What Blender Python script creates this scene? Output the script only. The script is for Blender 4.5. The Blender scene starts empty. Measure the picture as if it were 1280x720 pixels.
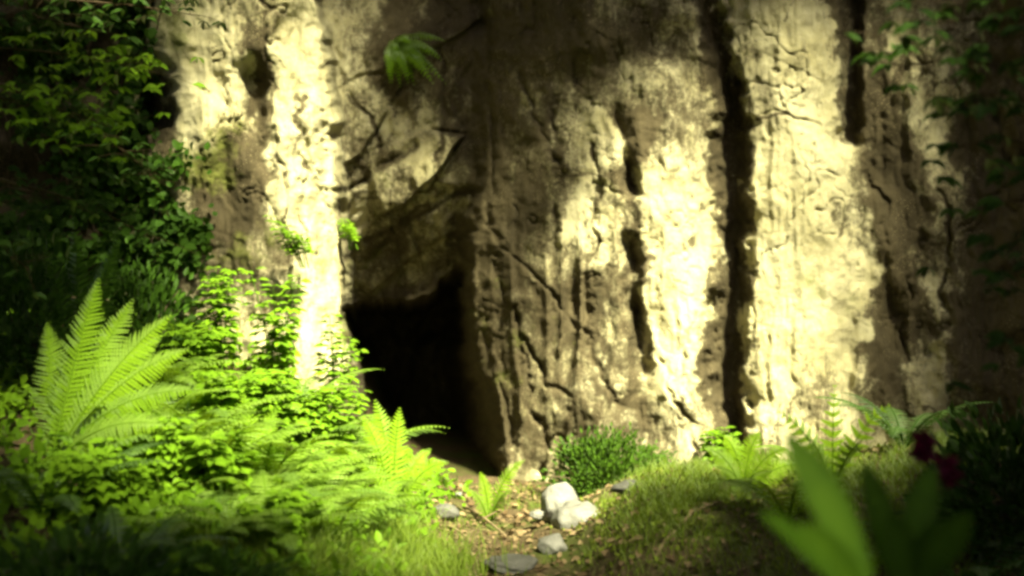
import bpy, math, random
import numpy as np

# ------------------------------------------------------------------ camera, sky, sun, exposure
S = bpy.context.scene
COL = S.collection
FPX = 1545.0                       # focal length in pixels of the 1280 wide photograph
CAMZ = 1.4
cam_d = bpy.data.cameras.new('camera')
cam = bpy.data.objects.new('camera', cam_d); COL.objects.link(cam)
cam.location = (0, 0, CAMZ); cam.rotation_euler = (math.radians(90), 0, 0)
cam_d.sensor_width = 36.0; cam_d.lens = 36.0 * FPX / 1280.0
cam_d.clip_end = 500
cam_d.dof.use_dof = True; cam_d.dof.focus_distance = 7.0; cam_d.dof.aperture_fstop = 1.1
S.camera = cam

SUN_EL, SUN_AZ = math.radians(46), math.radians(23)     # azimuth: to the right of straight behind the viewer
SUN = np.array([math.sin(SUN_AZ) * math.cos(SUN_EL), -math.cos(SUN_AZ) * math.cos(SUN_EL), math.sin(SUN_EL)])
w = bpy.data.worlds.new('World'); S.world = w; w.use_nodes = True
nt = w.node_tree; bg = nt.nodes['Background']
sky = nt.nodes.new('ShaderNodeTexSky'); sky.sky_type = 'NISHITA'; sky.sun_disc = False
sky.sun_elevation = SUN_EL; sky.sun_rotation = math.pi - SUN_AZ
sky.dust_density = 4.0; sky.ozone_density = 0.3; sky.air_density = 0.8
nt.links.new(sky.outputs[0], bg.inputs[0]); bg.inputs[1].default_value = 0.05
sl = bpy.data.lights.new('sun', 'SUN'); sun = bpy.data.objects.new('sun', sl); COL.objects.link(sun)
sl.energy = 5.0; sl.angle = math.radians(5); sl.color = (1.0, 0.945, 0.60)
import mathutils
sun.rotation_euler = mathutils.Vector(SUN).to_track_quat('Z', 'Y').to_euler()
sun.location = (6, -10, 14)
S.view_settings.view_transform = 'Standard'; S.view_settings.look = 'None'
S.view_settings.exposure = 2.45; S.view_settings.gamma = 1.0
S.cycles.use_denoising = True
S.cycles.max_bounces = 6; S.cycles.transmission_bounces = 4; S.cycles.diffuse_bounces = 4
S.cycles.pixel_filter_type = 'GAUSSIAN'; S.cycles.filter_width = 3.4

rng = np.random.default_rng(11); random.seed(11)

# ------------------------------------------------------------------ noise and small maths
_T = np.random.default_rng(5).random((256, 256))
def vn(x, y, s=0):
    xi = np.floor(x).astype(int); yi = np.floor(y).astype(int)
    fx = x - xi; fy = y - yi
    fx = fx * fx * fx * (fx * (fx * 6 - 15) + 10); fy = fy * fy * fy * (fy * (fy * 6 - 15) + 10)
    xi = xi + s * 53; yi = yi + s * 91
    a = _T[xi & 255, yi & 255]; b = _T[(xi + 1) & 255, yi & 255]
    c = _T[xi & 255, (yi + 1) & 255]; d = _T[(xi + 1) & 255, (yi + 1) & 255]
    return (a * (1 - fx) + b * fx) * (1 - fy) + (c * (1 - fx) + d * fx) * fy
def fbm(x, y, o=5, s=0, g=0.5):
    x = np.asarray(x, float); y = np.asarray(y, float)
    t = 0; a = 1.0; n = 0
    for i in range(o):
        t = t + a * (vn(x, y, s + i) * 2 - 1); n += a; a *= g; x = x * 2.03 + 11.7; y = y * 2.03 + 5.3
    return t / n
def ridge(x, y, o=4, s=0):
    t = 0; a = 1.0; n = 0
    for i in range(o):
        t = t + a * (1 - np.abs(vn(x, y, s + i) * 2 - 1)); n += a; a *= 0.5; x = x * 2.1 + 3.1; y = y * 2.1 + 7.7
    return t / n
def sst(a, b, x):
    t = np.clip((x - a) / (b - a), 0, 1); return t * t * (3 - 2 * t)
def ipl(py, pts):
    p = sorted((q[1], q[0]) for q in pts)      # pts are (px, py)
    return np.interp(py, [q[0] for q in p], [q[1] for q in p])
def seg_dist(px, py, pts):
    best = np.full(np.shape(px), 1e9)
    for (x0, y0), (x1, y1) in zip(pts[:-1], pts[1:]):
        dx, dy = x1 - x0, y1 - y0
        t = np.clip(((px - x0) * dx + (py - y0) * dy) / (dx * dx + dy * dy + 1e-9), 0, 1)
        best = np.minimum(best, np.hypot(px - x0 - t * dx, py - y0 - t * dy))
    return best
def ell(px, py, cx, cy, rx, ry, p=1.0):
    return np.exp(-(((px - cx) / rx) ** 2 + ((py - cy) / ry) ** 2) ** p)
def at(px, py, Y):
    return np.array([(px - 640) / FPX * Y, Y, CAMZ - (py - 360) / FPX * Y])

# ------------------------------------------------------------------ ground shape
_HX = [-6.0, -4.0, -2.63, -2.0, -1.54, -1.09, -0.63, -0.36, -0.1, 0.2]
_HZ = [1.15, 1.0, 0.90, 0.86, 0.72, 0.47, 0.22, 0.08, 0.02, 0.0]
_HY = [1.0, 2.5, 4.0, 5.0, 6.0, 7.0, 8.2, 12.0]
_HS = [0.0, 0.05, 0.28, 0.55, 0.8, 1.0, 1.22, 1.3]
def gh(x, y):
    x = np.asarray(x, float); y = np.asarray(y, float)
    h = np.interp(x, _HX, _HZ) * np.interp(y, _HY, _HS)
    h = h * (1 - 0.88 * sst(7.5, 8.3, y) * sst(-1.4, -1.12, x))
    m = sst(0.22, 0.75, x + 0.12 * fbm(y * 1.5, x * 0 + 3.0, 2, 3)) * sst(5.0, 5.7, y) * (1 - 0.75 * sst(6.6, 8.2, y))
    h = h + m * (0.40 + 0.14 * sst(1.2, 2.4, x) + 0.25 * sst(2.4, 4.0, x))
    h = h + 0.10 * np.exp(-(((x - 0.28) / 0.25) ** 2 + ((y - 7.0) / 0.7) ** 2))
    near = np.exp(-((x / 9) ** 2 + ((y - 5) / 9) ** 2))
    return h + near * (0.05 * fbm(x * 1.7, y * 1.7, 4, 9) + 0.02 * fbm(x * 7, y * 7, 3, 15))

# ------------------------------------------------------------------ cliff shape: distance (along y) of the rock for each direction
E_P1R = [(398, -300), (405, 0), (415, 90), (426, 170), (435, 300), (440, 400), (462, 520), (476, 600), (490, 700)]
E_M = [(604, -300), (600, 0), (590, 130), (583, 260), (572, 375), (588, 480), (612, 600), (620, 700)]
CA = [(768, 60), (776, 150), (792, 300), (802, 480), (818, 570)]
CB_L = [(868, -300), (872, 0), (886, 100), (896, 250), (892, 340), (878, 450), (892, 545), (900, 700)]
CB_R = [(915, -300), (905, 0), (925, 100), (937, 200), (936, 350), (930, 480), (936, 545), (940, 700)]
CRACKS = [
    ([(428, 236), (462, 226), (490, 205), (518, 180)], 7, 0.14), ([(440, 345), (480, 305), (520, 275), (582, 236)], 6, 0.10),
    ([(455, 300), (500, 285), (540, 252)], 4, 0.05), ([(430, 120), (470, 150), (480, 190)], 5, 0.06), ([(540, 60), (560, 130), (548, 200)], 5, 0.05),
    ([(612, 280), (640, 310), (670, 340), (690, 372), (712, 410)], 4, 0.07), ([(640, 385), (652, 420), (668, 450), (690, 480), (722, 492)], 5, 0.09),
    ([(620, 330), (640, 400), (660, 470), (672, 520)], 4, 0.06), ([(672, 520), (684, 560), (688, 595)], 6, 0.08), ([(606, 400), (628, 500), (640, 590)], 5, 0.06),
    ([(700, 400), (735, 420), (760, 470), (790, 510)], 5, 0.06), ([(735, 180), (748, 260), (732, 330)], 5, 0.06), ([(700, 120), (690, 200), (696, 290)], 6, 0.05),
    ([(812, 430), (838, 470), (858, 520), (868, 575)], 5, 0.08), ([(868, 390), (850, 440), (858, 500)], 4, 0.05), ([(1003, 170), (1008, 260), (1010, 330)], 2.5, 0.04),
    ([(373, 100), (380, 180), (384, 290)], 5, 0.05), ([(330, 0), (338, 70), (342, 150)], 5, 0.05), ([(350, 180), (362, 250), (356, 330)], 4, 0.03),
    ([(1150, 290), (1140, 360), (1130, 450)], 4, 0.07), ([(1075, 180), (1100, 240), (1108, 330)], 8, 0.10), ([(950, 150), (985, 140), (1030, 158)], 3, 0.03),
    ([(600, 0), (612, 90), (606, 190), (614, 280)], 7, 0.10), ([(655, 90), (672, 150), (690, 200)], 5, 0.06), ([(1180, 240), (1186, 330), (1170, 420)], 6, 0.08),
]
SLABS = [(425, 60, .06, .05, -.10), (520, 30, -.02, -.06, -.08), (590, 110, .05, .1, .05), (450, 140, -.04, .08, -.16), (500, 215, -.12, -.05, -.30), (430, 262, .05, .1, .10),
         (560, 255, .03, .1, -.10), (470, 318, -.04, .06, -.16), (590, 330, .08, .1, 0), (400, 380, 0, 0, 0), (530, 120, .0, .04, .12), (600, 210, .04, 0, .1), (540, 345, .04, .05, -.12)]
def cliff_depth(px, py):
    px = np.asarray(px, float); py = np.asarray(py, float)
    wob = 9 * fbm(px / 60, py / 45, 4, 1) + 3 * fbm(px / 14, py / 12, 3, 7)
    X = px + wob; Y = py + 7 * fbm(px / 40 + 9, py / 60, 4, 4)
    # the recess over the cave, leaning outwards at the top
    rec = 9.40 + 0.18 * sst(60, 0, Y) + 0.80 * sst(225, 380, Y + (X - 440) * 0.18)
    jx = 34 * fbm(px / 48, py / 48, 5, 121)
    ra, rb = (px + jx) * 0.77 - (py + jx) * 0.64, (px - jx) * 0.64 + (py + jx) * 0.77         # slabs tilted up to the right
    best = np.full(px.shape, 1e9); second = best.copy(); off = np.zeros(px.shape)
    for k in range(len(SLABS)):
        sx, sy, o, gx, gy = SLABS[k]; sa, sb = sx * 0.77 - sy * 0.64, sx * 0.64 + sy * 0.77
        q = np.hypot((ra - sa) * 0.5, (rb - sb) * 1.15)
        val = o + gx * (ra - sa) / 100 + gy * (rb - sb) / 100
        nb = q < best
        second = np.where(nb, best, np.minimum(second, q)); off = np.where(nb, val, off); best = np.where(nb, q, best)
    gap = second - best
    rec = rec + off * sst(0, 7, gap) + 0.05 * sst(5, 0, gap) * sst(-.2, .3, fbm(px / 40, py / 40, 3, 127)) + 0.06 * (ridge(ra / 60, rb / 22, 4, 129) - 0.6)
    d = rec
    # cave
    top = 372 + 16 * fbm(px / 28, px * 0 + 2.0, 4, 131) + 8 * np.round(2 * vn(px / 33, px * 0, 133)) - 46 * sst(520, 600, X)
    cav = sst(top - 8, top + 14, Y) * (0.65 * sst(600, 560, X - 0.11 * np.maximum(Y - 480, 0)) + 0.35 * sst(628, 530, X - 0.11 * np.maximum(Y - 480, 0))) * sst(405, 425, X)
    d = d + cav * (2.3 + 0.3 * fbm(X / 50, Y / 50, 3, 8))
    # main buttress
    em = ipl(Y, E_M)
    t = np.clip((X - em) / 190, 0, 1)
    main = 8.62 + 0.75 * (1 - t) ** 2.2 + 0.10 * fbm(X / 90, Y / 140, 3, 12)
    main = main - 0.10 * sst(80, 40, Y + (X - 770) * 0.35) * sst(640, 760, X)
    main = main - 0.22 * sst(380, 600, Y) * (0.6 + 0.4 * np.cos((X - 640) / 17.0))
    # the pale face right of the wide crevice, and the mottled rock beyond
    fac = 8.55 + 0.0006 * (X - 990) ** 2 * 0.05
    far = 8.72 + 0.12 * fbm(X / 60, Y / 90, 3, 14) - 0.5 * sst(1200, 1340, X)
    body = main * (1 - sst(895, 925, X)) + fac * sst(895, 925, X)
    body = body * (1 - sst(1050, 1070, X)) + far * sst(1050, 1070, X)
    d = d + (body - d) * sst(em - 8, em + 22, X)
    # crevices
    ca = ipl(Y, CA); d = d + 0.22 * np.clip(.7 + 1.4 * fbm(Y / 45, X * 0 + 4, 3, 79), .1, 1.2) * sst(17, 0, np.abs(X - ca + 5 * fbm(Y / 30, X * 0, 3, 77))) * sst(110, 190, Y) * sst(545, 480, Y)
    cl, cr = ipl(Y, CB_L), ipl(Y, CB_R)
    eg = 10 * fbm(px / 16, py / 22, 4, 151); d = d + 0.30 * sst(cl - 10 + eg, cl + 20 + eg, X) * sst(cr + 8 + eg, cr - 16 + eg, X)
    d = d + 0.24 * sst(1042, 1054, X) * sst(1080, 1066, X) * sst(192, 168, Y)
    d = d + 0.10 * ell(X, Y, 1120, 235, 26, 48) + 0.08 * ell(X, Y, 1118, 400, 24, 45) + 0.06 * ell(X, Y, 716, 372, 20, 34, 2)
    # left outcrop
    er = ipl(Y, E_P1R)
    o = 8.0 + 0.42 * np.abs((X - 300) / 130) ** 3 + 0.13 * fbm(X / 55, Y / 120, 4, 17)
    o = np.where(X < 190, 8.0 + 0.62 + 0.30 * fbm(X / 80, Y / 80, 3, 19), o)
    o = o - 0.25 * sst(330, 560, Y) * sst(200, 330, X)
    o = o + 0.40 * ell(X, Y, 196, 130, 18, 48, 2) + 0.22 * ell(X, Y, 320, 118, 15, 46, 2) + 0.10 * ell(X, Y, 288, 245, 30, 52)
    d = d + (o - d) * sst(er + 5, er - 12, X)
    # cracks and grain
    jit = 4 * fbm(px / 30, py / 30, 5, 111); brk = fbm(px / 45, py / 30, 3, 113)
    for pts, wd, dp in CRACKS:
        r = seg_dist(X + 0.8 * wob + jit, Y + 0.7 * jit, pts)
        k = np.clip(0.6 + 0.7 * brk, 0.1, 1.1)
        d = d + 0.62 * dp * k * sst(wd * 0.8, 0, r) - 0.16 * dp * sst(wd * 5, wd * 1.0, r) * sst(wd * 0.5, wd * 1.4, r)
    d = d - 0.085 * (ridge(X / 34, Y / 150, 4, 23) - 0.6) - 0.035 * fbm(X / 26, Y / 50, 5, 27) - 0.022 * (ridge(X / 55 + Y / 160, Y / 45, 4, 37) - 0.6)
    d = d - 0.012 * (ridge(X / 13, Y / 110, 3, 43) - 0.6) - 0.005 * fbm(X / 6, Y / 12, 4, 41)
    Xs = px + 0.35 * wob
    fold = (1 - np.abs(vn((Xs + 0.10 * (Y - 400) * np.sign(X - 650) * sst(380, 600, Y)) / 21, Y / 330, 171) * 2 - 1)) ** 1.5
    d = d - 0.11 * (fold - .5) * sst(600, 625, X) * sst(880, 700, X) * sst(200, 400, Y)
    d = d - 0.020 * ((1 - np.abs(vn(Xs / 10, Y / 190, 173) * 2 - 1)) - .5) * sst(-.1, .3, fbm(X / 50, Y / 90, 3, 175))
    n = 1 - np.abs(vn(X / 75 + 0.6 * fbm(px / 40, py / 40, 3, 91), Y / 120 + fbm(px / 50, py / 70, 3, 93), 95) * 2 - 1)
    d = d + 0.028 * sst(0.955, 1.0, n)
    n = 1 - np.abs(vn(X / 34 + Y / 90 + 0.8 * fbm(px / 30, py / 30, 3, 97), Y / 48 - X / 120, 99) * 2 - 1)
    d = d + 0.008 * sst(0.92, 1.0, n)
    return d

def stain_shade_field(px, py):
    """dark weathering, water streaks and painted-in shade on the pale rock, about -1 (clean) to 1 (black)"""
    wob = 26 * fbm(px / 45, py / 45, 5, 51) + 14 * fbm(px / 12, py / 14, 3, 57)
    X = px + wob; Y = py + 40 * fbm(px / 50, py / 60, 5, 55)
    s = -0.16 + 0.85 * fbm(X / 38, Y / 85, 5, 61) + 0.40 * fbm(X / 11, Y / 30, 4, 65)
    def add(cx, cy, rx, ry, a, p=1.0):
        nonlocal s
        s = s + a * ell(X, Y, cx, cy, rx, ry, p)
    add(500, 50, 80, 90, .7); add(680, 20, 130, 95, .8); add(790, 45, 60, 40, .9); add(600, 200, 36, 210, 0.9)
    add(650, 230, 60, 120, 0.35); add(500, 330, 80, 60, 0.7); add(455, 200, 40, 30, 0.6)  # includes shade painted on the underside of the recess slab
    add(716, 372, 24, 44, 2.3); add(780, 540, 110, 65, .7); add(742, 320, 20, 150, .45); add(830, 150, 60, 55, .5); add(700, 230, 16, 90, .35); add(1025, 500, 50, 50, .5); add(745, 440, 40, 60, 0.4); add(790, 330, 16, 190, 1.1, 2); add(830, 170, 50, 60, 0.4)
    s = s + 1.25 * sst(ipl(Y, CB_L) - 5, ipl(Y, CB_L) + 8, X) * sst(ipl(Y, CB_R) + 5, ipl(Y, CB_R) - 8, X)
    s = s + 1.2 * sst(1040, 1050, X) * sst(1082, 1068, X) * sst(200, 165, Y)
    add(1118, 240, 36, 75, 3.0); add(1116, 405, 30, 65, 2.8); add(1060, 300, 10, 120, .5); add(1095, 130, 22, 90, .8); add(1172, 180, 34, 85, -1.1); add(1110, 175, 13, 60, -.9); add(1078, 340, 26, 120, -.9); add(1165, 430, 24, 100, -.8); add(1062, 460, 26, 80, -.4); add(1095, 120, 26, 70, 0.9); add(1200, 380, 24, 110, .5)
    add(1090, 480, 60, 60, 0.3); add(1225, 200, 24, 220, 0.7); add(1290, 300, 80, 500, 2.2); add(985, 470, 60, 80, 0.3)  # the tall blob at far right paints edge shade into the rock
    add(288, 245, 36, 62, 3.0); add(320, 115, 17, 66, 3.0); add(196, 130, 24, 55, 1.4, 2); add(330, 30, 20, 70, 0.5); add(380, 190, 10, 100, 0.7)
    s = s + 1.6 * sst(352, 392, Y) * sst(425, 440, X) * sst(625, 585, X - 0.11 * np.maximum(Y - 480, 0))  # cave gloom painted into the rock colour
    add(70, 200, 85, 400, 1.8); add(800, 180, 30, 50, .4); add(636, 400, 52, 230, .55); add(690, 250, 25, 90, .3); add(270, 340, 100, 50, 0.5)  # the tall blob at far left paints shade onto the rock there
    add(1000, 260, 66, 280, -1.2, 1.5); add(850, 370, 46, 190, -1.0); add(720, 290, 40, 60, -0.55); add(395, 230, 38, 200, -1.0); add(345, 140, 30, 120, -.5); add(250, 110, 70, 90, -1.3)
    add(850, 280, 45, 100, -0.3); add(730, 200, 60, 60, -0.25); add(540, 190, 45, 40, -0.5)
    jit = 4 * fbm(px / 30, py / 30, 5, 111); w2 = 9 * fbm(px / 60, py / 45, 4, 1) + 3 * fbm(px / 14, py / 12, 3, 7); brk = fbm(px / 45, py / 30, 3, 113)
    for pts, wd, dp in CRACKS:
        s = s + (0.7 + 1.2 * brk) * sst(wd * 0.9, 0, seg_dist(px + 1.8 * w2 + jit, py + 0.7 * jit, pts))
    for a, b, sd, th, am in ((60, 150, 141, .965, .9), (28, 80, 143, .95, .7), (90, 50, 145, .97, .7)):
        u = px + 0.45 * a * fbm(px / 40, py / 50, 4, sd); v = py + 0.3 * b * fbm(px / 50, py / 40, 4, sd + 20)
        n = 1 - np.abs(vn(u / a + v / (b * 2.3), v / b, sd) * 2 - 1)
        s = s + am * sst(th, 1, n) * sst(-.1, .25, fbm(px / 80, py / 80, 2, sd + 30))
    return s
def moss_field(px, py):
    m = 0.6 * fbm(px / 25, py / 25, 5, 71) - 0.1
    px, py = px + 40 * fbm(px / 50, py / 50, 5, 73), py + 40 * fbm(px / 50, py / 50, 5, 75)
    m = m + 0.9 * ell(px, py, 270, 195, 60, 50) + 0.7 * ell(px, py, 230, 45, 60, 60) + 0.5 * ell(px, py, 340, 330, 120, 60) + 0.55 * ell(px, py, 440, 400, 25, 120)
    m = m + 0.6 * ell(px, py, 1040, 360, 40, 50) + 0.4 * ell(px, py, 960, 440, 40, 40) + 0.35 * ell(px, py, 640, 430, 70, 160) + 0.25 * ell(px, py, 500, 200, 80, 140)
    return m

# ------------------------------------------------------------------ materials
def newmat(name):
    m = bpy.data.materials.new(name); m.use_nodes = True
    n = m.node_tree; n.nodes.clear()
    out = n.nodes.new('ShaderNodeOutputMaterial')
    return m, n, out
def ramp(n, stops, interp='LINEAR'):
    r = n.nodes.new('ShaderNodeValToRGB'); r.color_ramp.interpolation = interp
    e = r.color_ramp.elements
    while len(e) < len(stops): e.new(0.5)
    for k, (p, c) in enumerate(stops):
        e[k].position = p; e[k].color = (c + (1,)) if len(c) == 3 else c
    return r
def tex(n, scale, detail=6, rough=0.6, vec=None, dist=0.0):
    t = n.nodes.new('ShaderNodeTexNoise'); t.inputs['Scale'].default_value = scale
    t.inputs['Detail'].default_value = detail; t.inputs['Roughness'].default_value = rough; t.inputs['Distortion'].default_value = dist
    if vec is not None: n.links.new(vec, t.inputs['Vector'])
    return t.outputs['Fac']
def mth(n, op, a, b=None, clamp=False):
    k = n.nodes.new('ShaderNodeMath'); k.operation = op; k.use_clamp = clamp
    for i, v in enumerate((a, b)):
        if v is None: continue
        if isinstance(v, (int, float)): k.inputs[i].default_value = v
        else: n.links.new(v, k.inputs[i])
    return k.outputs[0]
def mixc(n, f, a, b):
    k = n.nodes.new('ShaderNodeMix'); k.data_type = 'RGBA'
    for i, v in ((0, f), (6, a), (7, b)):
        if isinstance(v, (int, float)): k.inputs[i].default_value = v
        elif isinstance(v, tuple): k.inputs[i].default_value = v + (1,)
        else: n.links.new(v, k.inputs[i])
    return k.outputs[2]
def attr(n, name):
    a = n.nodes.new('ShaderNodeAttribute'); a.attribute_name = name; return a.outputs['Fac']
def objvec(n, sc=(1, 1, 1)):
    c = n.nodes.new('ShaderNodeTexCoord'); mp = n.nodes.new('ShaderNodeMapping')
    mp.inputs['Scale'].default_value = sc; n.links.new(c.outputs['Object'], mp.inputs['Vector']); return mp.outputs[0]
def surf(n, out, col, rough=0.85, height=None, dist=0.02, spec=0.3):
    p = n.nodes.new('ShaderNodeBsdfPrincipled')
    if isinstance(col, tuple): p.inputs['Base Color'].default_value = col + (1,)
    else: n.links.new(col, p.inputs['Base Color'])
    p.inputs['Roughness'].default_value = rough; p.inputs['Specular IOR Level'].default_value = spec
    if height is not None:
        b = n.nodes.new('ShaderNodeBump'); b.inputs['Distance'].default_value = dist; b.inputs['Strength'].default_value = 0.9
        n.links.new(height, b.inputs['Height']); n.links.new(b.outputs[0], p.inputs['Normal'])
    n.links.new(p.outputs[0], out.inputs[0]); return p

def rock_material():
    m, n, out = newmat('weathered_limestone')
    v = objvec(n); vs = objvec(n, (1, 1, 0.28))
    st = attr(n, 'stain_shade'); mo = attr(n, 'moss')
    n1 = tex(n, 9, 8, 0.65, vs, 0.4); n2 = tex(n, 38, 6, 0.7, v); n3 = tex(n, 3.0, 6, 0.6, v)
    s = mth(n, 'ADD', st, mth(n, 'MULTIPLY', mth(n, 'SUBTRACT', n1, 0.5), 2.0))
    s = mth(n, 'ADD', s, mth(n, 'MULTIPLY', mth(n, 'SUBTRACT', n2, 0.5), 2.0))
    pale = mixc(n, mth(n, 'MULTIPLY', mth(n, 'SUBTRACT', n3, 0.32), 2.6, True), (0.45, 0.42, 0.27), (0.31, 0.28, 0.145))
    pale = mixc(n, mth(n, 'MULTIPLY', mth(n, 'SUBTRACT', n2, 0.52), 4.0, True), pale, (0.52, 0.48, 0.35))
    n4 = tex(n, 22, 6, 0.7, objvec(n, (1, 1, 0.09)), 0.6)                # thin water runs
    pale = mixc(n, mth(n, 'MULTIPLY', mth(n, 'MULTIPLY', mth(n, 'SUBTRACT', n4, 0.55), 7.0, True), mth(n, 'ADD', mth(n, 'MULTIPLY', st, .5), .62, True)), pale, (0.13, 0.10, 0.055))
    vo = n.nodes.new('ShaderNodeTexVoronoi'); vo.inputs['Scale'].default_value = 55; n.links.new(v, vo.inputs['Vector'])
    speck = mth(n, 'MULTIPLY', mth(n, 'SUBTRACT', 0.24, vo.outputs['Distance']), 9.0, True)
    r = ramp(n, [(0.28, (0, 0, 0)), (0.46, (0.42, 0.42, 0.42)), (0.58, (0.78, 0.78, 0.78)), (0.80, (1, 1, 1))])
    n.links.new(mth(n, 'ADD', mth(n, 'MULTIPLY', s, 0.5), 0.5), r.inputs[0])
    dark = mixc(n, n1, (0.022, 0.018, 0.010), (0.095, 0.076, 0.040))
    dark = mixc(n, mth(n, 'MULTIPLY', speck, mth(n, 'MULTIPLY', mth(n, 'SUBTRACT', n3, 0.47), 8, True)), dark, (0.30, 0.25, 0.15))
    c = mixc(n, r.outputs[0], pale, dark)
    mf = mth(n, 'MULTIPLY', mth(n, 'SUBTRACT', mth(n, 'ADD', mo, mth(n, 'MULTIPLY', mth(n, 'SUBTRACT', n2, 0.5), 1.0)), 0.42), 2.5, True)
    c = mixc(n, mth(n, 'MULTIPLY', mf, 0.75), c, (0.13, 0.15, 0.028))
    h = mth(n, 'ADD', mth(n, 'ADD', mth(n, 'MULTIPLY', n2, 0.6), n1), mth(n, 'MULTIPLY', tex(n, 90, 4, 0.7, v), 0.25))
    surf(n, out, c, 0.85, h, 0.020, 0.2)
    return m
def ground_material():
    m, n, out = newmat('forest_soil')
    v = objvec(n); n1 = tex(n, 3.5, 8, 0.65, v); n2 = tex(n, 30, 6, 0.7, v)
    c = mixc(n, n1, (0.035, 0.025, 0.013), (0.13, 0.095, 0.05))
    c = mixc(n, mth(n, 'MULTIPLY', mth(n, 'SUBTRACT', n2, 0.5), 5, True), c, (0.17, 0.13, 0.07))
    c = mixc(n, mth(n, 'MULTIPLY', mth(n, 'SUBTRACT', tex(n, 2.2, 5, 0.6, v), 0.46), 6, True), c, (0.075, 0.095, 0.02))
    surf(n, out, c, 0.95, mth(n, 'ADD', n1, n2), 0.03, 0.15)
    return m
def leaf_material(name, dark, bright, trans=0.42, gloss=0.04):
    m, n, out = newmat(name)
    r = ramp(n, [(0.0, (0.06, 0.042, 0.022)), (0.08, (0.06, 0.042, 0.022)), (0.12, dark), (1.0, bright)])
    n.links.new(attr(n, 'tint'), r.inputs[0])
    d = n.nodes.new('ShaderNodeBsdfDiffuse'); t = n.nodes.new('ShaderNodeBsdfTranslucent'); g = n.nodes.new('ShaderNodeBsdfGlossy')
    g.inputs['Roughness'].default_value = 0.5; g.inputs[0].default_value = (0.9, 0.9, 0.9, 1)
    n.links.new(r.outputs[0], d.inputs[0])
    tc = mixc(n, 0.5, r.outputs[0], tuple(min(1, q * 1.2) for q in (bright[0] * 1.15, bright[1], bright[2] * 0.6)))
    n.links.new(tc, t.inputs[0])
    a = n.nodes.new('ShaderNodeMixShader'); a.inputs[0].default_value = trans
    n.links.new(d.outputs[0], a.inputs[1]); n.links.new(t.outputs[0], a.inputs[2])
    fr = n.nodes.new('ShaderNodeFresnel'); b = n.nodes.new('ShaderNodeMixShader')
    n.links.new(mth(n, 'MULTIPLY', fr.outputs[0], gloss * 3), b.inputs[0])
    n.links.new(a.outputs[0], b.inputs[1]); n.links.new(g.outputs[0], b.inputs[2])
    n.links.new(b.outputs[0], out.inputs[0])
    return m
def simple(name, c0, c1, scale=8, rough=0.8, dist=0.02):
    m, n, out = newmat(name); v = objvec(n)
    a = tex(n, scale, 7, 0.65, v); b = tex(n, scale * 5, 5, 0.7, v)
    f = mth(n, 'MULTIPLY', mth(n, 'SUBTRACT', a, 0.3), 2.5, True)
    surf(n, out, mixc(n, f, c0, c1), rough, mth(n, 'ADD', a, mth(n, 'MULTIPLY', b, 0.4)), dist)
    return m
M = dict(
    rock=rock_material(), soil=ground_material(),
    fern=leaf_material('fern_green', (0.085, 0.175, 0.008), (0.200, 0.345, 0.014)),
    herb=leaf_material('herb_green', (0.060, 0.140, 0.008), (0.180, 0.335, 0.014)),
    grass=leaf_material('grass_green', (0.085, 0.150, 0.012), (0.210, 0.300, 0.032)),
    dim=leaf_material('shade_darkened_green', (0.012, 0.030, 0.004), (0.040, 0.095, 0.008), 0.25),  # leaf green darkened to stand in for shade
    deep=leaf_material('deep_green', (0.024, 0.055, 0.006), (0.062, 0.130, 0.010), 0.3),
    shade=leaf_material('shade_green', (0.025, 0.060, 0.008), (0.075, 0.170, 0.015), 0.35),  # darker leaf copy with shade put into the colour
    broad=leaf_material('broadleaf_green', (0.050, 0.120, 0.010), (0.130, 0.260, 0.016), 0.45),
    canopy=leaf_material('canopy_green', (0.030, 0.060, 0.010), (0.060, 0.120, 0.015), 0.12),
    litter=leaf_material('leaf_litter', (0.09, 0.06, 0.03), (0.24, 0.18, 0.10), 0.1),
    moss=leaf_material('moss_green', (0.070, 0.085, 0.015), (0.200, 0.270, 0.028), 0.3),
    pink=leaf_material('magenta_petal', (0.05, 0.003, 0.018), (0.11, 0.007, 0.04), 0.4),
    bark=simple('bark', (0.035, 0.025, 0.015), (0.12, 0.09, 0.055), 7, 0.9, 0.03),
    white=simple('white_marble', (0.11, 0.11, 0.10), (0.23, 0.23, 0.21), 6, 0.6, 0.02),
    grey=simple('grey_stone', (0.05, 0.05, 0.045), (0.12, 0.12, 0.11), 7, 0.8, 0.02),
    twig=simple('dry_twig', (0.10, 0.07, 0.04), (0.26, 0.20, 0.11), 20, 0.9, 0.004),
)

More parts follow.
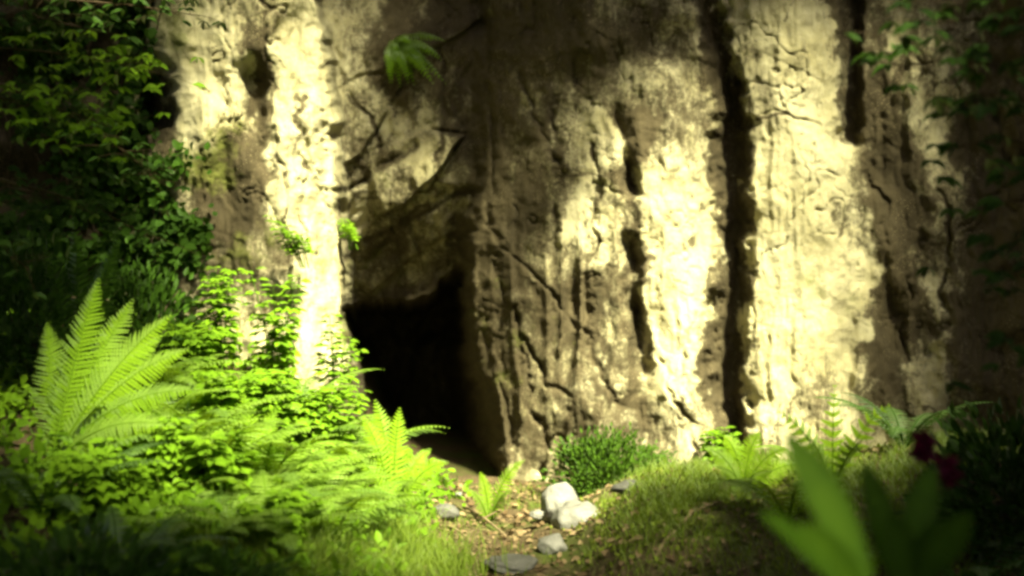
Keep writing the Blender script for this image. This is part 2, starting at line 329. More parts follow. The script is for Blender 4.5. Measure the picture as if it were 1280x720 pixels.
# ------------------------------------------------------------------ mesh helpers
class MB:
    """collects triangles with a per-point tint; build() links them as ONE mesh object"""
    def __init__(self): self.v = []; self.f = []; self.t = []; self.n = 0
    def add(self, v, f, tint=0.6):
        v = np.asarray(v, float).reshape(-1, 3); f = np.asarray(f, int).reshape(-1, 3)
        self.v.append(v); self.f.append(f + self.n)
        t = np.asarray(tint, float); self.t.append(np.full(len(v), float(t)) if t.ndim == 0 else t)
        self.n += len(v)
    def batch(self, V, F, tint):
        """V (n,k,3) copies of one template with faces F"""
        n, k, _ = V.shape
        if n == 0: return
        self.add(V.reshape(-1, 3), (np.asarray(F)[None] + (np.arange(n) * k)[:, None, None]).reshape(-1, 3), np.repeat(np.asarray(tint, float), k))
    def build(self, name, mat, parent=None, origin=None, smooth=False):
        v = np.concatenate(self.v); f = np.concatenate(self.f); t = np.concatenate(self.t)
        if origin is not None: v = v - np.asarray(origin, float)
        me = bpy.data.meshes.new(name)
        me.vertices.add(len(v)); me.vertices.foreach_set('co', v.astype(np.float32).ravel())
        me.loops.add(len(f) * 3); me.loops.foreach_set('vertex_index', f.astype(np.int32).ravel())
        me.polygons.add(len(f)); me.polygons.foreach_set('loop_start', (np.arange(len(f)) * 3).astype(np.int32))
        if smooth: me.polygons.foreach_set('use_smooth', np.ones(len(f), bool))
        a = me.attributes.new('tint', 'FLOAT', 'POINT'); a.data.foreach_set('value', t.astype(np.float32))
        me.update(calc_edges=True); me.materials.append(M[mat])
        o = bpy.data.objects.new(name, me); COL.objects.link(o)
        if parent is not None: o.parent = parent
        if origin is not None and parent is None: o.location = origin
        return o
def tag(o, label=None, cat=None, group=None, kind=None):
    for k, v in (('label', label), ('category', cat), ('group', group), ('kind', kind)):
        if v: o[k] = v
    return o
def thing(name, label, cat, loc=(0, 0, 0), group=None):
    o = bpy.data.objects.new(name, None); COL.objects.link(o); o.location = loc; o.empty_display_size = 0.1
    return tag(o, label, cat, group)
def unit(v): v = np.asarray(v, float); return v / (np.linalg.norm(v, axis=-1, keepdims=True) + 1e-12)

def tube(mb, pts, r0, r1, sides=7, tint=0.05, wob=0.0):
    pts = np.asarray(pts, float); n = len(pts)
    T = unit(np.gradient(pts, axis=0)); up = np.array([0.31, 0.17, 0.93])
    A = unit(np.cross(T, up)); B = np.cross(T, A)
    r = np.linspace(r0, r1, n)
    an = np.linspace(0, 2 * math.pi, sides, endpoint=False)
    rr = r[:, None] * (1 + wob * (rng.random((n, sides)) - 0.5))
    V = pts[:, None] + rr[..., None] * (np.cos(an)[None, :, None] * A[:, None] + np.sin(an)[None, :, None] * B[:, None])
    F = []
    for i in range(n - 1):
        for j in range(sides):
            a, b = i * sides + j, i * sides + (j + 1) % sides
            F += [(a, b, b + sides), (a, b + sides, a + sides)]
    V = V.reshape(-1, 3); V = np.vstack([V, pts[-1] + T[-1] * r1])
    for j in range(sides): F.append(((n - 1) * sides + j, (n - 1) * sides + (j + 1) % sides, len(V) - 1))
    mb.add(V, F, tint)
def bez(a, b, c, n):
    t = np.linspace(0, 1, n)[:, None]; a, b, c = map(lambda q: np.asarray(q, float), (a, b, c))
    return (1 - t) ** 2 * a + 2 * t * (1 - t) * b + t * t * c

# leaf template in (along, across, lift): folded, pointed oval
LEAF_T = np.array([(0, 0, 0), (.28, -.30, .07), (.28, 0, -.02), (.28, .30, .07), (.66, -.24, .03), (.66, 0, -.05), (.66, .24, .03), (1, 0, -.14)])
LEAF_F = [(0, 1, 2), (0, 2, 3), (1, 4, 5), (1, 5, 2), (2, 5, 6), (2, 6, 3), (4, 7, 5), (5, 7, 6)]
LEAF_T[:, 1] *= 0.95
def leaves(mb, P, D, N, L, tint, wide=1.0):
    """one leaf per row: base P, direction D, face normal N, length L"""
    P = np.asarray(P, float); D = unit(D); N = np.asarray(N, float)
    B = unit(np.cross(N, D)); N2 = np.cross(D, B)
    L = np.broadcast_to(np.asarray(L, float), (len(P),))
    V = P[:, None] + L[:, None, None] * (LEAF_T[None, :, 0:1] * D[:, None] + wide * LEAF_T[None, :, 1:2] * B[:, None] + LEAF_T[None, :, 2:3] * N2[:, None])
    mb.batch(V, LEAF_F, np.broadcast_to(np.asarray(tint, float), (len(P),)))
def rnd_dirs(n, zb=0.0):
    v = rng.normal(size=(n, 3)); v[:, 2] += zb; return unit(v)

# ------------------------------------------------------------------ the cliff
def axis(lo, a, b, hi, fine, coarse):
    return np.concatenate([np.arange(lo, a, coarse), np.arange(a, b, fine), np.arange(b, hi + 1, coarse)])
def build_cliff():
    xs = axis(-900, -40, 1320, 2300, 2.0, 14); ys = axis(-1300, -30, 660, 900, 2.0, 14)
    PX, PY = np.meshgrid(xs, ys)
    D = cliff_depth(PX, PY)
    V = np.stack([(PX - 640) / FPX * D, D, CAMZ - (PY - 360) / FPX * D], -1).reshape(-1, 3)
    h, w_ = PX.shape
    i = np.arange((h - 1))[:, None] * w_ + np.arange(w_ - 1)[None]
    q = np.stack([i, i + w_, i + w_ + 1, i + 1], -1).reshape(-1, 4)
    me = bpy.data.meshes.new('cliff')
    me.vertices.add(len(V)); me.vertices.foreach_set('co', V.astype(np.float32).ravel())
    me.loops.add(len(q) * 4); me.loops.foreach_set('vertex_index', q.astype(np.int32).ravel())
    me.polygons.add(len(q)); me.polygons.foreach_set('loop_start', (np.arange(len(q)) * 4).astype(np.int32))
    me.polygons.foreach_set('use_smooth', np.ones(len(q), bool))
    for nm, fn in (('stain_shade', stain_shade_field), ('moss', moss_field)):
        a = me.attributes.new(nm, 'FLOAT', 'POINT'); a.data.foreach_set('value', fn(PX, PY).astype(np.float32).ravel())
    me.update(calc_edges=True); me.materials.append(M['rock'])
    o = bpy.data.objects.new('cliff', me); COL.objects.link(o)
    tag(o, 'pale weathered rock face streaked with dark stains around a black cave mouth', 'cliff', kind='structure')
build_cliff()

def build_ground():
    xs = np.concatenate([np.arange(-40, -5, 1.0), np.arange(-5, 5, 0.035), np.arange(5, 41, 1.0)])
    ys = np.concatenate([np.arange(-40, 1.5, 1.0), np.arange(1.5, 9, 0.035), np.arange(9, 14.1, 0.3)])
    X, Y = np.meshgrid(xs, ys); Z = gh(X, Y)
    V = np.stack([X, Y, Z], -1).reshape(-1, 3); h, w_ = X.shape
    i = np.arange((h - 1))[:, None] * w_ + np.arange(w_ - 1)[None]
    F = np.stack([i, i + 1, i + w_ + 1, i, i + w_ + 1, i + w_], -1).reshape(-1, 3)
    mb = MB(); mb.add(V, F, 0.5); o = mb.build('ground', 'soil', smooth=True)
    tag(o, 'brown forest floor rising into a bank under the plants', 'ground', kind='structure')
build_ground()

def hit(px, py):
    """first surface (ground or rock) along the direction of a pixel"""
    d = float(cliff_depth(np.array([px]), np.array([py]))[0])
    for Y in np.arange(2.0, d, 0.05):
        p = at(px, py, Y)
        if p[2] < gh(p[0], Y): return p
    return at(px, py, d)

# ------------------------------------------------------------------ added unseen canopy: leaf clumps set along sun rays to shape the shade
LIT = [(300, 125, 190, 180, 1.5), (395, 290, 90, 200, 1.4), (340, 540, 320, 210, 1.5), (185, 465, 130, 150, 1.3), (470, 640, 230, 150, 1.4),
       (800, 350, 330, 310, 1.5), (1000, 250, 170, 350, 1.6), (660, 440, 130, 220, 1.2), (900, 660, 310, 160, 1.5),
       (700, 640, 150, 80, .8), (1130, 260, 110, 270, 1.4), (520, 170, 90, 120, .7), (1070, 520, 110, 120, 1.0)]
def lit(px, py):
    L = 0
    for cx, cy, rx, ry, a in LIT: L = max(L, a * math.exp(-(((px - cx) / rx) ** 2 + ((py - cy) / ry) ** 2) ** 2))
    if 447 < px < 600 and 330 < py < 600 - 120 * (px < 520): L = 0
    L *= 1 - math.exp(-(((px - 225) / 75) ** 2 + ((py - 690) / 30) ** 2) ** 2)
    L *= 1 - 0.85 * min(1, max(0, (py - 685) / 50)) * (0.2 if px < 560 else 1)
    L *= min(1, max(0.1, (px + 10) / 80)) * min(1, max(0, (1235 - px) / 90))
    return L * (1 - 0.7 * (1 - min(1, max(0, (py + 10) / 120))))
TRUNKS = [('tall unseen tree added to shade the clearing from the right', 5.2, 3.6), ('tall unseen tree added to shade the clearing from the left', -4.6, 2.6),
          ('unseen tree added for shade behind the viewer on the left', -1.6, -3.4), ('unseen tree added for shade behind the viewer on the right', 3.0, -2.2), ('unseen tree added to shade the clearing from the far right', 7.5, 0.0)]
def build_shade_canopy():
    clumps = []
    for px in range(-500, 1800, 36):
        for py in range(-420, 1010, 36):
            qx, qy = px + random.uniform(-16, 16), py + random.uniform(-16, 16)
            if random.random() < lit(qx, qy): continue
            p = hit(qx, min(qy, 760)) if qy < 760 else at(qx, qy, max(1.0, 1.4 * FPX / (qy - 360)))
            t = random.uniform(6.0, 9.0)
            c = p + SUN * t
            while c[1] > 0.2 and abs(c[0] / c[1] * FPX) < 760 and (CAMZ - c[2]) / c[1] * FPX > -520: t += 0.5; c = p + SUN * t
            clumps.append(c)
    for _ in range(240):                                              # clumps added to shade the young tree on the left
        qx, qy = random.uniform(-60, 205), random.uniform(0, 330)
        if math.hypot(qx - 150, (qy - 125) * 1.1) < 62: continue
        clumps.append(at(qx, qy, 6.0) + SUN * random.uniform(6, 9))
    for _ in range(110):                                              # clumps added to shade the low plants at the near right
        clumps.append(at(random.uniform(1215, 1400), random.uniform(380, 720), random.uniform(3.0, 4.6)) + SUN * random.uniform(6, 9))
    for _ in range(60):  # clumps added to shade the upper right boughs
        clumps.append(at(random.uniform(1190, 1400), random.uniform(-40, 330), 4.2) + SUN * random.uniform(6, 9))
    n0 = len(clumps)
    zone = [(-12, 12, -9, 9.5, 8.5, 13, 520), (-12, 12, -11, -6, 1.5, 10, 300), (-12, -6.5, -7, 8, 1.5, 10, 190), (6.5, 12, -7, 8, 1.5, 10, 190), (-9, 9, -6, 4, 6.5, 9, 160)]  # further leaf clumps added to block sky light
    for x0, x1, y0, y1, z0, z1, num in zone:
        for _ in range(num):
            c = np.array([random.uniform(x0, x1), random.uniform(y0, y1), random.uniform(z0, z1)])
            bad = False
            for o in np.vstack([[0, 0, 0], rng.normal(size=(6, 3)) * .55]):
                q = c + o; t = max(0.0, (q[2] - 1.0) / SUN[2]); p = q - SUN * t
                if p[1] > 8.4: p = q - SUN * (8.4 - q[1]) / -SUN[1]
                if p[1] > 0.5 and lit(640 + p[0] / p[1] * FPX, 360 - (p[2] - CAMZ) / p[1] * FPX) > .3: bad = True; break
                if q[1] > .3 and abs(q[0] / q[1] * FPX) < 740 and abs((CAMZ - q[2]) / q[1] * FPX) < 460: bad = True; break
            if not bad: clumps.append(c)
    clumps = np.array(clumps); big = np.arange(len(clumps)) >= n0
    tr = np.array([(x, y) for _, x, y in TRUNKS])
    own = np.argmin(((clumps[:, None, :2] - tr[None]) ** 2).sum(-1), 1)
    for k, (lab, x, y) in enumerate(TRUNKS):
        C = clumps[own == k]; Bg = big[own == k]
        if len(C) == 0: continue
        base = np.array([x, y, gh(x, y) - 0.05])
        t = thing('added_shade_tree', lab, 'tree', base, 'unseen trees added to shade the clearing')
        tb = MB(); topz = C[:, 2].mean()
        top = np.array([x, y, topz])
        tube(tb, bez(base, base + (0.3, 0.2, topz * 0.5), top, 14), 0.30, 0.12, 10, 0.05, 0.15)
        for c in C[rng.permutation(len(C))[:26]]:
            s = top * 1.0; s[2] = topz * random.uniform(0.55, 1.0)
            tube(tb, bez(s, (s + c) / 2 + (0, 0, 0.5), c, 7), 0.05, 0.012, 5, 0.05)
        tb.build('trunk', 'bark', t, base)
        mb = MB(); n = 46
        P = (C[:, None] + rng.normal(size=(len(C), n, 3)) * np.where(Bg, .42, .13)[:, None, None]).reshape(-1, 3); sc = np.repeat(np.where(Bg, 2.6, 1.0), n)
        leaves(mb, P, rnd_dirs(len(P), -0.3), rnd_dirs(len(P), 0.8), sc * rng.uniform(0.09, 0.16, len(P)), rng.uniform(0.2, 1, len(P)), 1.3)
        mb.build('crown', 'canopy', t, base)
build_shade_canopy()

# ------------------------------------------------------------------ ferns
def frond(mb, a, b, c, width, face, n=30, teeth=7, tint=0.7, droop=0.12):
    """rachis along the curve a-b-c, toothed leaflets to both sides, flat towards 'face'"""
    R = bez(a, b, c, 48); T = unit(np.gradient(R, axis=0))
    tube(mb, R[::4], 0.006, 0.0015, 4, 0.35)
    for i in range(n):
        u = 0.10 + 0.89 * (i + 0.5) / n
        q = u * 47; k = int(q); fr = q - k; k2 = min(k + 1, 47)
        P = R[k] * (1 - fr) + R[k2] * fr; t = T[k]
        N = unit(face - np.dot(face, t) * t); B = np.cross(t, N)
        Lp = width * min(1.0, 0.45 + 1.8 * (u - 0.1)) * (1 - max(0, (u - 0.30) / 0.70) ** 1.5) + 0.004
        pw = min(0.62 * np.linalg.norm(R[-1] - R[0]) / n, Lp * 0.5)
        for sd in (-1, 1):
            ang = 0.30 + 0.25 * u + random.uniform(-0.08, 0.08)
            d = unit(sd * B * math.cos(ang) + t * math.sin(ang)); d = unit(d - N * droop * random.uniform(0.3, 1.6))
            x = np.cross(N, d)
            V = []; F = []; L2 = Lp * random.uniform(0.9, 1.06)
            for j in range(teeth + 1):
                s = j / teeth; wd = pw * 0.5 * (1 - s ** 1.6) + 0.001
                m = P + d * L2 * s - N * L2 * 0.16 * s * s
                V += [m, m + x * wd * 0.55, m - x * wd * 0.55]
                if j < teeth:
                    s2 = (j + 0.75) / teeth; m2 = P + d * L2 * s2 - N * L2 * 0.16 * s2 * s2
                    V += [m2 + x * wd * 1.15, m2 - x * wd * 1.15]
                    o = j * 5; nx = o + 5
                    F += [(o, o + 1, nx), (o + 1, o + 3, nx + 1), (o + 1, nx + 1, nx), (o, nx, o + 2), (o + 2, nx, nx + 2), (o + 2, nx + 2, o + 4)]
            mb.add(V, F, np.clip(tint + random.uniform(-0.12, 0.12), 0.14, 1))
VIEW = np.array([0, -1.0, 0.0])
def fern_by_tips(label, base_px, Y, tips, width, mat='fern', tint=0.7, n=32, group='ferns growing around the cave'):
    """fronds of a fern given by where they end: (px, py, dy, bow)"""
    x = (base_px - 640) / FPX * Y; base = np.array([x, Y, gh(x, Y) - 0.02])
    t = thing('fern', label, 'fern', base, group)
    for (px, py, dy, bow) in tips:
        tip = at(px, py, Y + dy); v = tip - base
        mid = (base + tip) / 2 + np.array([-bow * 0.3 * np.sign(v[0] + 1e-6), 0.03, abs(bow)])
        mb = MB(); face = unit(np.array([random.uniform(-.25, .25), -0.8, 0.65]))
        L = np.linalg.norm(v)
        frond(mb, base, mid, tip, width * min(1.15, 0.5 + L * 0.7), face, n, 7, tint + random.uniform(-0.18, 0.15))
        mb.build('frond', mat, t, base)
    return t
fern_by_tips('largest fern, a fan of long feathery fronds on the left of the bank', 62, 5.6,
             [(124, 345, 0.1, .05), (168, 372, .3, .08), (204, 418, .2, .12), (216, 392, -.05, .12), (238, 436, -.10, .17), (248, 488, -.2, .20), (222, 534, -.3, .18), (58, 402, .25, .06), (150, 400, .35, .1)], 0.135, tint=0.62, n=38)
fern_by_tips('dim fern with arching fronds in the shade above the largest fern', 95, 6.6,
             [(150, 293, 0, .12), (92, 268, .1, .08), (128, 330, -.2, .14), (52, 300, .1, .1), (30, 350, .1, .1)], 0.10, 'shade', 0.75, 28)
fern_by_tips('fern with two upright fronds standing midway along the bank', 322, 6.2,
             [(302, 488, 0, .02), (345, 505, .1, .05), (270, 520, -.1, .1), (372, 540, -.1, .1)], 0.085, tint=0.75, n=22)
fern_by_tips('small fern at the bank foot with a frond pointing into the cave mouth', 492, 6.5,
             [(562, 578, 0, .16), (500, 508, .1, .08), (452, 520, .05, .12), (540, 560, .2, .14), (430, 560, -.2, .12), (520, 600, -.3, .12), (468, 498, .2, .1)], 0.10, tint=0.9, n=24)
fern_by_tips('lone little fern with one curled bright frond before the cliff foot', 612, 7.2,
             [(657, 575, -.1, .14), (600, 590, 0, .06), (640, 612, -.25, .08), (585, 612, -.2, .07)], 0.075, tint=0.85, n=20)
fern_by_tips('fern at the right of the mossy mound with a ladder-like upright frond', 1042, 5.9,
             [(1044, 476, 0, .02), (968, 512, -.1, .13), (1116, 504, -.1, .12), (1000, 540, -.3, .1), (1090, 545, -.3, .1)], 0.085, tint=0.85, n=10)
fern_by_tips('low spreading fern on top of the mossy mound', 930, 6.2,
             [(880, 560, -.1, .1), (905, 545, .1, .1), (950, 540, 0, .08), (985, 560, -.1, .1), (895, 585, -.3, .08), (965, 590, -.3, .08), (1005, 580, 0, .08)], 0.105, tint=0.95, n=22)
def make_fern(nf, L, w_, tint, mat, up=0.9):
    parts = []
    for k in range(nf):
        az = 2 * math.pi * k / nf + random.uniform(-.3, .3); l = L * random.uniform(.75, 1.1)
        h = np.array([math.cos(az), math.sin(az), 0])
        a = np.zeros(3); b = h * l * .35 + np.array([0, 0, l * .62 * up]); c = h * l * .85 + np.array([0, 0, l * .45 * up * random.uniform(.6, 1.3)])
        mb = MB(); frond(mb, a, b, c, w_ * random.uniform(.85, 1.1), unit(np.array([-h[0] * .5, -h[1] * .5, 1.0])), 24, 5, 0.12 if random.random() < .06 else tint + random.uniform(-.3, .15))
        parts.append((mb, mat))
    return parts
PROTO = {}
def place_fern(kind, label, px, Y, rz, sc, group='ferns growing around the cave'):
    x = (px - 640) / FPX * Y; loc = (x, Y, float(gh(x, Y)) - 0.02)
    t = thing('fern', label, 'fern', loc, group); t.rotation_euler = (0, 0, rz); t.scale = (sc * 1.25,) * 3
    if kind not in PROTO:
        PROTO[kind] = [mb.build('frond', mt, t) for mb, mt in make_fern(*kind)]
    else:
        for o in PROTO[kind]:
            c = o.copy(); COL.objects.link(c); c.parent = t
    return t
K1 = (9, 0.62, 0.095, 0.72, 'fern'); K2 = (7, 0.50, 0.085, 0.85, 'fern'); K3 = (8, 0.55, 0.09, 0.7, 'shade')
for i, (k, lab, px, Y, sc) in enumerate([
    (K1, 'bushy fern low on the bank, close beside the largest fern', 215, 5.9, .9), (K2, 'bright fern on the upper bank between the largest fern and the outcrop', 300, 6.9, .95),
    (K1, 'bright bushy fern below the outcrop at the bank top', 365, 7.2, .85), (K2, 'bright fern beside the left edge of the cave mouth', 425, 7.3, .8),
    (K2, 'yellow-green fern halfway down the bank above the grass', 395, 6.3, .85), (K1, 'wide fern in front of the outcrop just above the grassy patch', 340, 5.6, .75),
    (K2, 'sunlit fern at the lower end of the bank over the path', 450, 6.0, .8), (K1, 'fern at the bottom of the bank half in shade', 255, 5.0, .75),
    (K2, 'bright fern standing up between herbs left of the cave lip', 330, 6.0, 1.0), (K1, 'spreading fern just right of the largest fern, half over it', 262, 5.75, .95),
    (K2, 'bright arching fern on the bank edge over the grassy patch', 405, 5.6, .95), (K1, 'fern on the bank between the grass and the cave lip', 440, 6.8, .9),
    (K2, 'bright fern behind the tall blurred leaves on the right of the mound', 985, 5.6, .85), (K2, 'bright fern on the mound nearest the blurred flowers', 1075, 5.3, .8),
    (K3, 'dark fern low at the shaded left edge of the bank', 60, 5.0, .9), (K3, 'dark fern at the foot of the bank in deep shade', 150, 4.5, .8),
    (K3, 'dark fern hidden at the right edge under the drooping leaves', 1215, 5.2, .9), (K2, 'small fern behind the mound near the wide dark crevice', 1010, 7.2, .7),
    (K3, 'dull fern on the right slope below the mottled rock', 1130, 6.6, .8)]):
    place_fern(k, lab, px, Y, i * 1.3, sc)

for k in range(22):
    px, Y = random.uniform(170, 470), random.uniform(5.0, 7.1)
    if px > 430 and Y < 5.6: px -= 120
    place_fern(K2 if k % 3 else K1, 'bright fern crowded among its like across the sunny bank', px, Y, random.uniform(0, 6.28), random.uniform(.75, 1.0), 'crowded ferns on the bank')

# ------------------------------------------------------------------ leafy herbs
def herb_mesh(mb_s, mb_l, h, nst, leafl, spread, tint, base):
    for s in range(nst):
        az = random.uniform(0, 2 * math.pi); r = spread * random.uniform(.3, 1)
        top = base + np.array([math.cos(az) * r, math.sin(az) * r, h * random.uniform(.65, 1.05)])
        C = bez(base + rng.normal(size=3) * (0.02, 0.02, 0), (base + top) / 2 + (0, 0, h * .2), top, 10)
        tube(mb_s, C, 0.0045, 0.002, 4, 0.3)
        for k in range(3, 10):
            P = C[k]
            for j in range(3):
                a = k * 1.9 + j * 2.1 + random.uniform(-.4, .4)
                d = np.array([math.cos(a), math.sin(a), random.uniform(-.15, .35)])
                l = 1.35 * leafl * (1.15 - 0.05 * k) * random.uniform(.8, 1.1)
                st = P + d * l * .5                                   # three leaflets on a short stalk
                for dd in (-0.9, 0, 0.9):
                    e = np.array([math.cos(a + dd), math.sin(a + dd), d[2] - .15])
                    leaves(mb_l, [st], [e], [(random.uniform(-.3, .3), random.uniform(-.6, 0), 1)], [l * (.85 if dd else 1)], [np.clip(tint + random.uniform(-.25, .25), .15, 1)])
def herb(label, px, Y, h, nst, leafl, spread, mat='herb', tint=.7, z=None, cat='plant', group='leafy plants on the bank', name='leafy_plant'):
    x = (px - 640) / FPX * Y; base = np.array([x, Y, (gh(x, Y) - 0.02) if z is None else z])
    t = thing(name, label, cat, base, group)
    s, l = MB(), MB(); herb_mesh(s, l, h, nst, leafl, spread, tint, base)
    s.build('stem', mat, t, base); l.build('foliage', mat, t, base)
    return t
for a in [
    ('bright leafy plant at the bank top against the outcrop', 235, 7.0, .42, 7, .075, .22), ('tall leafy plant climbing in front of the dark hollow of the outcrop', 275, 7.3, .75, 6, .07, .22),
    ('leafy plant with bright tips on the right side of the outcrop', 345, 7.5, .78, 7, .07, .26), ('leafy plant beside the cave edge with leaves over the dark opening', 418, 7.6, .80, 6, .06, .16),
    ('leafy plant between two ferns on the middle of the bank', 275, 6.4, .40, 8, .075, .24), ('broad clump of bright herb leaves in the middle of the bank', 350, 6.6, .45, 8, .08, .26),
    ('bright herb clump right behind the grassy patch', 405, 6.8, .42, 7, .075, .22), ('herb clump low beside the largest fern', 190, 5.4, .35, 7, .07, .22),
    ('leafy plant lower on the bank above the dark hollow', 265, 5.5, .36, 8, .075, .24), ('leafy plant at the grass edge near the bank foot', 345, 5.1, .34, 7, .07, .2),
    ('half shaded leafy plant just under the big fern fronds', 140, 5.0, .34, 7, .075, .24)]:
    herb(*a)
herb('small bright leafy plant at the base of the wide dark crevice', 897, 8.2, .36, 8, .06, .14, 'herb', .6, group='leafy plants by the cliff foot')
herb('tiny sprig growing from the cave edge of the outcrop', 441, 8.35, .20, 5, .036, .16, 'herb', .9, z=at(441, 312, 8.35)[2], group='sprigs rooted in the outcrop')
herb('leafy sprig rooted high on the outcrop beside the crack', 378, 7.75, .30, 6, .042, .26, 'herb', .8, z=at(378, 335, 7.75)[2], group='sprigs rooted in the outcrop')

def build_ivy():
    U = rng.uniform(-160, 300, 16000); W = rng.uniform(-60, 430, 16000)
    k = np.maximum(sst(205, 165, U), sst(275, 235, U) * sst(170, 215, W)) * sst(-.30, .05, fbm(U / 60, W / 60, 4, 161)) > rng.random(len(U))
    U, W = U[k], W[k]; D = cliff_depth(U, W) - rng.uniform(.01, .14, len(U))
    P = np.stack([(U - 640) / FPX * D, D, CAMZ - (W - 360) / FPX * D], -1)
    base = np.array([-2.9, 8.2, gh(-2.9, 8.2)]); t = thing('ivy', 'dark ivy cloaking the shaded rock left of the pale outcrop', 'climbing plant', base)
    l, s = MB(), MB()
    leaves(l, P, rnd_dirs(len(P), -.4), rnd_dirs(len(P), .4) + VIEW * 1.2, rng.uniform(.04, .085, len(P)), np.clip(.3 + .5 * fbm(U / 40, W / 40, 3, 163) + rng.uniform(-.15, .15, len(P)), .14, 1), 1.3)
    for c in range(12):
        uu = np.linspace(random.uniform(-60, 220), random.uniform(-60, 200), 14); ww = np.linspace(430, random.uniform(-20, 200), 14); uu = uu + 14 * np.sin(ww / 30 + c)
        dd = cliff_depth(uu, ww) - .03
        tube(s, np.stack([(uu - 640) / FPX * dd, dd, CAMZ - (ww - 360) / FPX * dd], -1), .012, .004, 5, .05)
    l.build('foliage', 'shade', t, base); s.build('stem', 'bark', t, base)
build_ivy()

def bush(label, px, Y, rx, ry, rz, n, leafl, mat, tint=.5, group=None, name='bush', zoff=0.0, cat='bush'):
    x = (px - 640) / FPX * Y; base = np.array([x, Y, gh(x, Y) - 0.03 + zoff])
    t = thing(name, label, cat, base, group); s, l = MB(), MB()
    for k in range(14):
        d = rnd_dirs(1, .6)[0]; e = base + np.array([d[0] * rx, d[1] * ry, abs(d[2]) * rz]) * random.uniform(.7, 1)
        tube(s, bez(base, (base + e) / 2 + (0, 0, rz * .25), e, 7), .008, .003, 4, .05)
    K = 60; C = rnd_dirs(K, .35) * (rng.random((K, 1)) ** .4); C[:, 2] = np.abs(C[:, 2])
    C = base + C * (rx, ry, rz)
    P = (C[:, None] + rng.normal(size=(K, n // K, 3)) * (rx * .12, ry * .12, rz * .12)).reshape(-1, 3)
    ct = np.repeat(rng.uniform(-.2, .2, K), n // K)
    D = unit(P - base + rnd_dirs(len(P)) * .35 * rx)
    leaves(l, P, D, rnd_dirs(len(P), 1.2) + VIEW * .4, rng.uniform(.7, 1.2, len(P)) * leafl, np.clip(tint + ct + rng.uniform(-.2, .2, len(P)), .14, 1), .8)
    s.build('stem', 'bark', t, base); l.build('foliage', mat, t, base)
    return t
bush('rounded deep green bush at the foot of the cliff', 760, 8.0, .42, .28, .40, 7200, .034, 'deep', .6, zoff=0)
SH = 'dark bushes in the shade'
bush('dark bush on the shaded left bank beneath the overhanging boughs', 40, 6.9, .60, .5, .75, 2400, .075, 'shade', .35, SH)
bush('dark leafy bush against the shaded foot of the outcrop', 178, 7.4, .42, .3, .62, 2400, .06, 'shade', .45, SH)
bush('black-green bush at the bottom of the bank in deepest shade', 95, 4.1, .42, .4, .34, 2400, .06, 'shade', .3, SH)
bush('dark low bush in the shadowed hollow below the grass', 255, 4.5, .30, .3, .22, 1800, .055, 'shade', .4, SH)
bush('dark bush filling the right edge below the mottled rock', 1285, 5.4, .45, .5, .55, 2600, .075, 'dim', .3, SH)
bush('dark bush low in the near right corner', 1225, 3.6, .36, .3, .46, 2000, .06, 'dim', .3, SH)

# ------------------------------------------------------------------ undergrowth, moss, grass and litter (uncountable)
def scatter(n, x0, x1, y0, y1, keep):
    X = rng.uniform(x0, x1, n); Y = rng.uniform(y0, y1, n)
    k = keep(X, Y) > rng.random(n); X, Y = X[k], Y[k]
    return np.stack([X, Y, gh(X, Y)], -1)
def on_bank(X, Y): return sst(-.35, -.75, X + .25 * fbm(X * 2, Y * 2, 3, 81)) * (0.45 + .55 * sst(-.15, .25, fbm(X * 2.5, Y * 2.5, 3, 83)))
def build_undergrowth():
    mb = MB(); C = scatter(3800, -3.4, -.2, 3.6, 8.2, on_bank); per = 7
    hgt = .04 + .14 * rng.random(len(C)) * (0.6 + .4 * fbm(C[:, 0] * 2, C[:, 1] * 2, 3, 85))
    P = (C[:, None] + rng.normal(size=(len(C), per, 3)) * (.05, .05, .03)).reshape(-1, 3); P[:, 2] += np.repeat(hgt, per)
    tt = np.repeat(np.clip(.6 + .5 * fbm(C[:, 0] * 3, C[:, 1] * 3, 3, 87) + rng.uniform(-.15, .15, len(C)), .15, 1), per)
    leaves(mb, P, rnd_dirs(len(P), .15), rnd_dirs(len(P), 1.6) + VIEW * .6, rng.uniform(.03, .075, len(P)), np.clip(tt + rng.uniform(-.12, .12, len(P)), .14, 1), 1.0)
    tag(mb.build('undergrowth', 'herb'), 'low mass of bright green leaves carpeting the left bank', 'undergrowth', kind='stuff')
build_undergrowth()
def blades(mb, P, H, lean, width, tint):
    n = len(P); az = rng.uniform(0, 2 * math.pi, n); h = np.stack([np.cos(az), np.sin(az), 0 * az], -1)
    sd = np.stack([-np.sin(az), np.cos(az), 0 * az], -1); sd = unit(sd + np.array([1.2, 0, 0]) * np.sign(sd[:, :1] + 1e-9))
    V = []
    for s in (0, .4, .75, 1.0):
        c = P + h * (H * lean * s ** 2)[:, None] + np.array([0, 0, 1.0]) * (H * (s - .35 * lean * s ** 3))[:, None]
        wd = width * (1 - s) * .5 if s < 1 else 0
        V.append(c + sd * wd) if s == 1 else V.extend([c - sd * wd, c + sd * wd])
    mb.batch(np.stack(V, 1), [(0, 1, 3), (0, 3, 2), (2, 3, 5), (2, 5, 4), (4, 5, 6)], tint)
